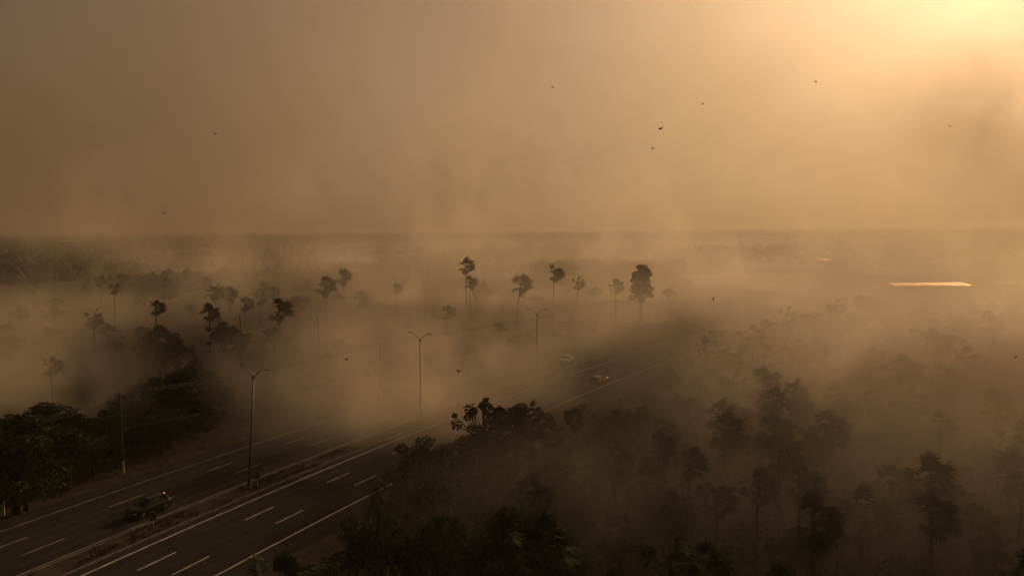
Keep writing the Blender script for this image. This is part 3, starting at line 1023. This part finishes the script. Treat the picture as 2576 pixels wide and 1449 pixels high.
# ================================================================== low sheds far away
def shed(name, px0, px1, py, Y, depth, tilt, label, roof_m, bays=1, step=None, ridge=True):
    a, c = point_at(px0, py, Y), point_at(px1, py, Y)
    w, ze = c.x - a.x, a.z
    t = thing(name, (a.x, Y, 0), label, 'shed')
    rise = depth * math.tan(tilt)
    b = MB()
    b.box((w / 2, depth / 2, ze / 2 - 0.2), (w, depth, ze + 0.3)); b.build('wall', 'shed_wall', t)
    n = max(2, int(w / 5))
    for k in range(n):
        b = MB(); b.box(((k + 0.5) * w / n, -0.02, ze * 0.38), (w / n * 0.55, 0.1, ze * 0.7)); b.build('door_opening', 'shed_dark', t)
    cuts = [0.0, 1.0] if not step else [0.0] + step + [1.0]
    for k in range(len(cuts) - 1):
        x0, x1 = cuts[k] * w, cuts[k + 1] * w - 0.12
        drop = 0.12 if (step and k == len(cuts) - 2) else 0.0
        b = MB()
        m = max(4, int((x1 - x0) / 0.9))
        for j in range(m):                               # ribbed sheets
            u0, u1 = x0 + (x1 - x0) * j / m, x0 + (x1 - x0) * (j + 1) / m
            for (e0, e1, hz) in ((u0, u0 + (u1 - u0) * 0.8, 0.0), (u0 + (u1 - u0) * 0.8, u1, 0.02)):
                b.quad((e0, -0.6 - drop * 5, ze + 0.2 + hz - drop), (e1, -0.6 - drop * 5, ze + 0.2 + hz - drop), (e1, depth, ze + 0.2 + hz + rise), (e0, depth, ze + 0.2 + hz + rise))
                if hz:
                    b.quad((e0, -0.6 - drop * 5, ze + 0.2 - drop), (e0, -0.6 - drop * 5, ze + 0.2 + hz - drop), (e0, depth, ze + 0.2 + hz + rise), (e0, depth, ze + 0.2 + rise))
        b.build('roof_sheet', roof_m, t)
    return t
shed('warehouse', 2249, 2443, 720, 300, 6, RAD(6.0), 'long low warehouse with a glowing orange sheet roof at right', 'sheet_metal', step=[0.45, 0.74])
shed('warehouse', 2522, 2640, 716, 310, 7, RAD(6.0), 'second sheet-roofed shed cut by the right edge of the picture', 'dull_sheet')
shed('farm_shed', 2070, 2092, 656, 520, 9, RAD(6.0), 'tiny far shed roof above the bare clearing', 'sheet_metal')
shed('farm_shed', 462, 500, 613, 1330, 14, RAD(9), 'tiny pale roof near the horizon at left', 'dull_sheet')
shed('farm_shed', 150, 190, 608, 1500, 12, RAD(9), 'fainter pale roof near the horizon at far left', 'dull_sheet')

# ================================================================== cars
def smoothstep(a, b, x):
    t = max(0.0, min(1.0, (x - a) / (b - a)))
    return t * t * (3 - 2 * t)

def car(loc, heading, label, paint, roof_m=None, sedan=False, lit=None, scale=1.0):
    """front towards +Y, wheels on z = 0"""
    t = thing('car', loc, label, 'car', math.atan2(-heading.x, heading.y), None, scale)
    L, Wd = 4.35, 0.89
    y0, y1 = -L / 2, L / 2
    N = 25
    def prof(y):
        u = (y - y0) / L
        nose = smoothstep(1.0, 0.90, u); tail = smoothstep(0.0, 0.06, u)
        w = Wd * (0.80 + 0.20 * min(nose, tail)) * (1 - 0.05 * smoothstep(0.75, 1, u))
        deck = 0.98 - 0.10 * smoothstep(0.70, 0.97, u) - 0.16 * smoothstep(0.96, 1.0, u)
        deck -= (0.02 if sedan else -0.03) * smoothstep(0.25, 0.0, u)
        bot = 0.20 + 0.10 * (1 - min(nose, tail))
        return w, deck, bot
    b = MB()
    for k in range(N):
        y = y0 + L * k / (N - 1)
        w, dk, bt = prof(y)
        for x, z in ((-w * 0.92, bt), (-w, 0.42), (-w, 0.66), (-w * 0.965, dk - 0.06), (-w * 0.86, dk), (0, dk + 0.035),
                     (w * 0.86, dk), (w * 0.965, dk - 0.06), (w, 0.66), (w, 0.42), (w * 0.92, bt)):
            b.v.append((x, y, z))
    for k in range(N - 1):
        for j in range(11):
            a = k * 11 + j
            c = k * 11 + (j + 1) % 11
            b.f.append((a, a + 11, c + 11, c) if j < 10 else (a, c, c + 11, a + 11)[::-1] if False else (a, a + 11, c + 11, c))
    b.f.append(tuple(range(11)))
    b.f.append(tuple((N - 1) * 11 + j for j in reversed(range(11))))
    body = b.build('body', paint, t, True)
    # greenhouse outline at belt and roof
    rz = 1.50
    wb, wr = Wd * 0.88, Wd * 0.66
    ys_b = (1.02, -2.02 if not sedan else -1.35)       # windscreen foot, rear screen foot
    ys_r = (0.22, -1.72 if not sedan else -0.85)       # windscreen head, rear screen head
    zb = 0.99
    rmat = roof_m or paint
    b = MB()
    n = 6
    for k in range(n + 1):
        y = ys_r[0] + (ys_r[1] - ys_r[0]) * k / n
        c = 0.05 * math.sin(PI * (k + 0.6) / (n + 1.2))
        for x, z in ((-wr - 0.03, rz - 0.05), (-wr * 0.8, rz + c * 0.8), (0, rz + 0.03 + c), (wr * 0.8, rz + c * 0.8), (wr + 0.03, rz - 0.05)):
            b.v.append((x, y, z))
    for k in range(n):
        for j in range(4):
            a = k * 5 + j
            b.f.append((a, a + 1, a + 6, a + 5))
    roof = b.build('roof', rmat, t, True)
    b = MB()
    for s in (-1, 1):
        b.tube([(s * wr * 0.96, ys_r[0] - 0.1, rz + 0.03), (s * wr * 0.96, ys_r[1] + 0.2, rz + 0.03)], 0.018, 4)
    b.build('roof_rail', 'black_trim', roof)
    b = MB(); b.tube([(0, ys_r[1] + 0.15, rz + 0.05), (0, ys_r[1] - 0.02, rz + 0.22)], 0.008, 4); b.build('antenna', 'black_trim', roof)
    # glass
    def pane(name, pts):
        bb = MB(); bb.poly(pts); return bb.build(name, 'car_glass', t)
    pane('windscreen', [(-wb, ys_b[0] - 0.10, zb), (-wb * 0.5, ys_b[0] + 0.04, zb), (0, ys_b[0] + 0.08, zb), (wb * 0.5, ys_b[0] + 0.04, zb), (wb, ys_b[0] - 0.10, zb),
                        (wr, ys_r[0], rz - 0.05), (0, ys_r[0] + 0.05, rz + 0.03), (-wr, ys_r[0], rz - 0.05)])
    pane('rear_window', [(wb * 0.95, ys_b[1], zb + 0.03), (-wb * 0.95, ys_b[1], zb + 0.03), (-wr, ys_r[1], rz - 0.05), (0, ys_r[1] - 0.02, rz + 0.02), (wr, ys_r[1], rz - 0.05)])
    for s in (-1, 1):
        def sp(y, z):                                   # a point on the tapering side of the cabin
            u = (z - zb) / (rz - 0.05 - zb)
            return (s * (wb * (1 - u) + wr * u), y, z)
        zt = rz - 0.06
        pane('side_window', [sp(0.86, zb), sp(-0.28, zb), sp(-0.28, zt), sp(0.20, zt)])
        pane('side_window', [sp(-0.36, zb), sp(ys_b[1] + 0.42, zb), sp(ys_r[1] + 0.28, zt), sp(-0.36, zt)])
        b = MB()
        b.poly([sp(ys_b[1] + 0.44, zb - 0.02), sp(ys_b[1] - 0.02, zb - 0.02), sp(ys_r[1] - 0.01, zt + 0.02), sp(ys_r[1] + 0.30, zt + 0.02)])
        b.build('quarter_panel', paint, t)
        b = MB()
        for (ya, za), (yb, zb2), r in (((ys_b[0] - 0.12, zb), (ys_r[0] - 0.02, rz - 0.04), 0.035), ((-0.32, zb), (-0.32, rz - 0.04), 0.035), ((ys_b[1] + 0.16, zb), (ys_r[1] + 0.08, rz - 0.04), 0.09)):
            b = MB()
            b.tube([sp(ya, za), sp(yb, zb2)], r, 5)
            b.build('pillar', paint, t)
        b = MB(); b.box((s * (Wd + 0.10), 0.72, 1.04), (0.20, 0.12, 0.14)); b.tube([(s * (Wd - 0.08), 0.70, 1.0), (s * (Wd + 0.06), 0.72, 1.02)], 0.03, 4); b.build('mirror', paint, t)
        for y in (0.05, -0.95):
            b = MB(); b.box((s * (Wd + 0.005), y - 0.2, 0.80), (0.03, 0.18, 0.035)); b.build('door_handle', 'black_trim', body)
        b = MB(); b.box((s * (Wd + 0.002), -0.1, 0.33), (0.03, 2.0, 0.10)); b.build('sill_trim', 'black_trim', body)
        # lamps follow the rounded corners
        b = MB(); b.box((s * 0.60, y1 - 0.09, 0.665), (0.30, 0.24, 0.115), Matrix.Rotation(-s * 0.42, 3, 'Z')); b.build('headlight', 'headlamp', t)
        tl = MB(); tl.prism([(s * 0.50, 0.80), (s * 0.80, 0.80), (s * 0.80, 0.99), (s * 0.62, 0.98)], y0 - 0.015, y0 + 0.20)
        m = 'tail_red'
        tl.build('taillight', m, t)
    if lit == 'tail':
        b = MB(); b.box((-0.25, ys_r[1] - 0.04, rz + 0.01), (0.16, 0.07, 0.06)); b.build('brake_light', 'tail_lit', roof)
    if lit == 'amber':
        b = MB(); b.box((0.72, y1 - 0.16, 0.86), (0.16, 0.14, 0.08)); b.build('sun_glint', 'glint_amber', t)  # reflected sun made as a small glowing box, no lamp here
    b = MB(); b.tube([(-0.78, y1 - 0.28, 0.84), (-0.45, y1 - 0.06, 0.80), (0, y1 + 0.0, 0.79), (0.45, y1 - 0.06, 0.80), (0.78, y1 - 0.28, 0.84)], 0.018, 4); b.build('grille_trim', 'chrome', body)
    b = MB(); b.box((0, y1 - 0.03, 0.62), (0.9, 0.08, 0.14)); b.build('grille', 'black_trim', body)
    b = MB(); b.box((0, y1 - 0.045, 0.36), (1.30, 0.12, 0.14)); b.build('bumper', 'black_trim', body)
    b = MB(); b.box((0, y0 + 0.045, 0.40), (1.34, 0.12, 0.18)); b.build('bumper', 'black_trim', body)
    b = MB(); b.box((0, y1 + 0.012, 0.50), (0.40, 0.02, 0.13)); b.build('number_plate', 'plate', body)
    b = MB(); b.box((0, y0 - 0.02, 0.78), (0.40, 0.02, 0.13)); b.build('number_plate', 'plate', body)
    for s in (-1, 1):
        for y in (1.34, -1.30):
            b = MB(); b.tube([(s * 0.70, y, 0.36), (s * (Wd + 0.004), y, 0.36)], 0.375, 16); b.build('wheel_arch', 'black_trim', body)
            b = MB(); b.tube([(s * 0.70, y, 0.32), (s * 0.74, y, 0.32), (s * (Wd - 0.01), y, 0.32), (s * (Wd + 0.02), y, 0.32)], [0.28, 0.32, 0.32, 0.28], 18)
            wh = b.build('wheel', 'tyre', t, False)
            b = MB()
            b.tube([(s * (Wd + 0.012), y, 0.32), (s * (Wd + 0.03), y, 0.32)], 0.06, 8)
            for k in range(5):
                a = k * 2 * PI / 5
                b.tube([(s * (Wd + 0.022), y, 0.32), (s * (Wd + 0.025), y + math.cos(a) * 0.2, 0.32 + math.sin(a) * 0.2)], [0.04, 0.03], 4)
            ring = [(s * (Wd + 0.022), y + math.cos(2 * PI * k / 16) * 0.215, 0.32 + math.sin(2 * PI * k / 16) * 0.215) for k in range(17)]
            b.tube(ring, 0.02, 4)
            b.build('rim', 'rim', wh)
    return t

def lane_pos(px, py, off):
    g = ground_at(px, py)
    i = path_s(g)
    return on_path(ARC[i] + (g - PATH[i]).dot(TAN[i]), off, 0.036)
p, d = lane_pos(374, 1290, -6.9)
car(p, -d, 'black hatchback with a lit tail lamp driving towards the camera', 'car_black', lit='tail')
p, d = lane_pos(1440, 914, -7.2)
car(p, -d, 'white car coming through the smoke near the third street lamp', 'car_white', sedan=True)
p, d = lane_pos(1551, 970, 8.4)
car(p, d, 'dark car with one amber sun glint in the near carriageway, below the white car', 'car_grey', 'car_roof_sheen', lit='amber')

# ================================================================== ash flakes drifting in the air
FLAKES = [(1662, 325, 14, 12, 1, 'largest curled black ash flake, high in the bright sky'),
          (2052, 206, 7, 20, 0, 'small straight ash flake high in the sky at right'),
          (1752, 260, 4, 22, 0, 'left of a close pair of tiny ash flakes in the bright sky'),
          (1768, 262, 6, 20, 0, 'right of a close pair of tiny ash flakes in the bright sky'),
          (1642, 374, 7, 18, 0, 'small ash flake just below the largest curled flake'),
          (947, 377, 5, 16, 0, 'round dark ash speck in the sky left of centre'),
          (872, 904, 10, 14, 1, 'black ash flake in front of the brown smoke left of the second crossarm pole'),
          (1153, 933, 11, 14, 0, 'ash flake right of the second street lamp'),
          (1795, 752, 10, 15, 1, 'upright thin ash flake above the billboard'),
          (413, 537, 8, 15, 0, 'ash flake in the dull sky at left, above the tiny pale roof'),
          (540, 337, 8, 18, 1, 'faint curled ash flake in the dull sky at upper left'),
          (1390, 220, 6, 20, 0, 'tiny ash flake high in the sky near the centre'),
          (2390, 318, 6, 20, 0, 'tiny ash flake in the bright sky at far right'),
          (2556, 898, 9, 15, 0, 'thin dark ash flake at the right edge of the picture'),
          (925, 943, 6, 16, 0, 'tiny ash flake below the flake left of the second crossarm pole')]
rg4 = random.Random(3)
for px, py, wpx, Y, curl, lab in FLAKES:
    p = point_at(px, py, Y)
    L = wpx * Y / F
    b = MB()
    n = 6
    ang = rg4.uniform(-0.9, 0.9) if not (px in (1662, 872)) else 0.1
    if px == 1795: ang = 1.4
    cu = 0.42 if curl else 0.08
    top, bot = [], []
    for k in range(n + 1):
        u = k / n - 0.5
        wv = L * (0.13 if curl else 0.17) * (1 - (2 * u) ** 4) * rg4.uniform(0.7, 1.2) + L * 0.02
        z = cu * L * (4 * u * u) * (1.0 if u > 0 else 0.45)
        top.append((u * L, 0.12 * L * math.sin(4 * u), z + wv)); bot.append((u * L, 0.12 * L * math.sin(4 * u), z - wv))
    th = L * 0.05
    for k in range(n):
        for y, rev in ((-th, False), (th, True)):
            q = [(x, yy + y, z) for x, yy, z in (bot[k], bot[k + 1], top[k + 1], top[k])]
            b.quad(*(q[::-1] if rev else q))
        for row in (top, bot):
            a, c = row[k], row[k + 1]
            b.quad((a[0], a[1] - th, a[2]), (c[0], c[1] - th, c[2]), (c[0], c[1] + th, c[2]), (a[0], a[1] + th, a[2]))
    o = b.build('ash_flake', 'ash')
    o.location = p
    o.rotation_euler = (0, -ang, rg4.uniform(-0.4, 0.4))
    tag(o, lab, 'ash flake', 'ash flakes drifting in the smoke')
DARK_SMOKE = (0.50, 0.42, 0.34)
SMOKE_LIST = [
    # location, half sizes, density, noise scale, noise low, noise high, tilt of the plume downwind
    ((20, 225, 0), (300, 100, 20), 0.013, 0.045, 0.34, 0.60, 0),           # smoke lying over the whole plain
    ((-18, 119, 3), (32, 32, 18), 0.048, 0.065, 0.36, 0.58, 0),           # bank lying across the highway at the second lamp
    ((4, 126, 1), (30, 26, 13), 0.034, 0.055, 0.34, 0.60, 0),
    ((-54, 196, 10), (50, 28, 24), 0.026, 0.045, 0.42, 0.60, 6),         # plumes rising behind the far carriageway
    ((25, 192, 8), (66, 18, 16), 0.018, 0.045, 0.36, 0.60, 12),
    ((-15, 302, 8), (150, 34, 24), 0.030, 0.035, 0.34, 0.58, 0),        # behind the far palms
    ((-110, 235, 12), (60, 40, 26), 0.010, 0.040, 0.46, 0.62, 20),
    ((70, 350, 12), (90, 40, 32), 0.018, 0.028, 0.40, 0.60, 22),
    ((-88, 132, 6), (38, 26, 20), 0.036, 0.055, 0.36, 0.58, 10),          # orange patch behind the left row
    ((-64, 101, 7), (20, 6, 10), 0.070, 0.08, 0.38, 0.60, 0),
    ((-33, 104, 9), (12, 7, 9), 0.025, 0.09, 0.40, 0.60, 15),             # wisps at the end of the left row
    ((52, 108, 3), (44, 34, 21), 0.060, 0.055, 0.36, 0.59, 12),           # right woods
    ((95, 150, 6), (75, 46, 32), 0.050, 0.045, 0.38, 0.60, 8),
    ((38, 76, 3), (36, 22, 18), 0.070, 0.065, 0.36, 0.60, 10),
    ((64, 80, 4), (42, 24, 22), 0.065, 0.06, 0.36, 0.60, 14),
    ((12, 56, 4), (28, 14, 12), 0.020, 0.08, 0.38, 0.62, 8),              # veil in front of the nearest trees
    ((38, 56, 4), (26, 13, 14), 0.032, 0.08, 0.38, 0.62, 8),
    ((90, 245, 4), (60, 40, 20), 0.010, 0.045, 0.34, 0.60, 0),           # over the far part of the highway
    ((155, 225, 8), (56, 34, 24), 0.018, 0.040, 0.40, 0.60, 5),
    ((240, 430, 8), (160, 70, 30), 0.014, 0.025, 0.38, 0.60, 0),
    ((60, 520, 4), (380, 110, 24), 0.005, 0.016, 0.34, 0.60, 0),        # great bank beyond the palms
    ((250, 900, 6), (800, 220, 28), 0.002, 0.007, 0.36, 0.60, 0),
    ((186, 300, 60), (62, 32, 46), 0.024, 0.028, 0.34, 0.60, 28, DARK_SMOKE),   # darker plume climbing below the sun
    ((-190, 420, 30), (130, 70, 60), 0.010, 0.022, 0.40, 0.62, 10, DARK_SMOKE),
    ((30, 172, 2), (46, 24, 11), 0.024, 0.05, 0.34, 0.60, 0),
    # columns rising out of the plain and leaning downwind
    ((-150, 290, 24), (30, 22, 52), 0.012, 0.034, 0.42, 0.58, 26),
    ((-84, 268, 22), (28, 20, 46), 0.014, 0.036, 0.42, 0.58, 26),
    ((-22, 282, 28), (34, 20, 60), 0.024, 0.034, 0.42, 0.58, 26),
    ((52, 300, 28), (34, 20, 60), 0.022, 0.036, 0.42, 0.58, 26),
    ((104, 270, 22), (26, 20, 46), 0.012, 0.040, 0.42, 0.58, 26),
    ((46, 160, 1), (34, 22, 9), 0.030, 0.06, 0.34, 0.60, 0),
    ((52, 238, 3), (42, 26, 14), 0.026, 0.05, 0.34, 0.60, 0),
    # small dense billows with clear edges
    ((-20, 152, 8), (20, 12, 14), 0.060, 0.085, 0.45, 0.56, 25),
    ((-4, 172, 10), (18, 12, 15), 0.070, 0.085, 0.46, 0.57, 25),
    ((-14, 250, 16), (30, 14, 22), 0.032, 0.065, 0.46, 0.57, 25),
    ((40, 280, 16), (34, 14, 22), 0.016, 0.060, 0.46, 0.57, 25),
    ((-70, 205, 12), (30, 14, 18), 0.040, 0.065, 0.47, 0.58, 25),
    ((-8, 100, 2), (18, 12, 9), 0.060, 0.10, 0.45, 0.57, 10),
    ((30, 96, 6), (16, 10, 12), 0.090, 0.10, 0.46, 0.57, 20),
    ((58, 92, 8), (18, 10, 13), 0.090, 0.10, 0.46, 0.57, 20),
    ((90, 128, 10), (26, 14, 18), 0.070, 0.08, 0.46, 0.57, 20),
    ((130, 300, 50), (50, 24, 44), 0.014, 0.040, 0.46, 0.58, 30),
    ((30, 330, 46), (60, 24, 46), 0.012, 0.036, 0.46, 0.58, 30),
    ((-230, 520, 8), (160, 60, 24), 0.006, 0.025, 0.36, 0.60, 15),
]

# ================================================================== haze and smoke
def volume_mat(name, col, density, g, het=None):
    m = bpy.data.materials.new(name)
    m.use_nodes = True
    nt = m.node_tree
    nt.nodes.clear()
    out = nt.nodes.new('ShaderNodeOutputMaterial')
    v = nt.nodes.new('ShaderNodeVolumePrincipled')
    v.inputs['Color'].default_value = (*col, 1)
    v.inputs['Anisotropy'].default_value = g
    v.inputs['Density'].default_value = density
    nt.links.new(v.outputs[0], out.inputs['Volume'])
    if het:
        scale, lo, hi = het
        def M(op, a, b=None):
            n = nt.nodes.new('ShaderNodeMath'); n.operation = op
            for i, x in enumerate((a, b)):
                if x is None: continue
                if isinstance(x, (int, float)): n.inputs[i].default_value = x
                else: nt.links.new(x, n.inputs[i])
            return n.outputs[0]
        tc = nt.nodes.new('ShaderNodeTexCoord')
        ln = nt.nodes.new('ShaderNodeVectorMath'); ln.operation = 'LENGTH'
        nt.links.new(tc.outputs['Object'], ln.inputs[0])
        geo = nt.nodes.new('ShaderNodeNewGeometry')
        mp = nt.nodes.new('ShaderNodeMapping')
        mp.inputs['Scale'].default_value = (scale, scale, scale * 0.8)
        mp.inputs['Rotation'].default_value = (0, RAD(25), 0)
        nt.links.new(geo.outputs['Position'], mp.inputs['Vector'])
        nz = nt.nodes.new('ShaderNodeTexNoise')
        nz.inputs['Scale'].default_value = 1.0
        nz.inputs['Detail'].default_value = 3.0
        nz.inputs['Roughness'].default_value = 0.55
        nt.links.new(mp.outputs[0], nz.inputs['Vector'])
        mr = nt.nodes.new('ShaderNodeMapRange')
        mr.interpolation_type = 'SMOOTHSTEP'
        mr.inputs['From Min'].default_value = lo
        mr.inputs['From Max'].default_value = hi
        nt.links.new(nz.outputs['Fac'], mr.inputs['Value'])
        fall = nt.nodes.new('ShaderNodeMapRange')
        fall.interpolation_type = 'SMOOTHSTEP'
        fall.inputs['From Min'].default_value = 1.0
        fall.inputs['From Max'].default_value = 0.15
        nt.links.new(ln.outputs['Value'], fall.inputs['Value'])
        nt.links.new(M('MULTIPLY', M('MULTIPLY', fall.outputs[0], mr.outputs[0]), density), v.inputs['Density'])
    MATS[name] = m
    return m

HAZE_COL = (0.91, 0.83, 0.71)
volume_mat('haze_air', (0.46, 0.41, 0.35), 0.0004, 0.5)
b = MB()
b.box((0, 0, 57.5), (18400, 18400, 119))        # top just above the highest smoke column
tag(b.build('haze', 'haze_air'), kind='stuff')

bm = bmesh.new()
bmesh.ops.create_icosphere(bm, subdivisions=2, radius=1.08)
SMOKE_MESHES = {}
def smoke(loc, size, density, scale=0.045, lo=0.36, hi=0.66, tilt=0, col=HAZE_COL, rate=2.2):
    key = (round(density, 4), scale, lo, hi, col)
    if key not in SMOKE_MESHES:
        me = bpy.data.meshes.new('smoke')
        bm.to_mesh(me)
        me.materials.append(volume_mat('smoke_air', col, density, 0.36, (scale, lo, hi)))
        SMOKE_MESHES[key] = me
    o = link('smoke', SMOKE_MESHES[key])
    o.location, o.scale = loc, size
    o.rotation_euler = (0, RAD(tilt), 0)
    tag(o, kind='stuff')
    MATS['smoke_air'].cycles.volume_step_rate = rate
    return o
for a in SMOKE_LIST:
    smoke(*a)
bm.free()
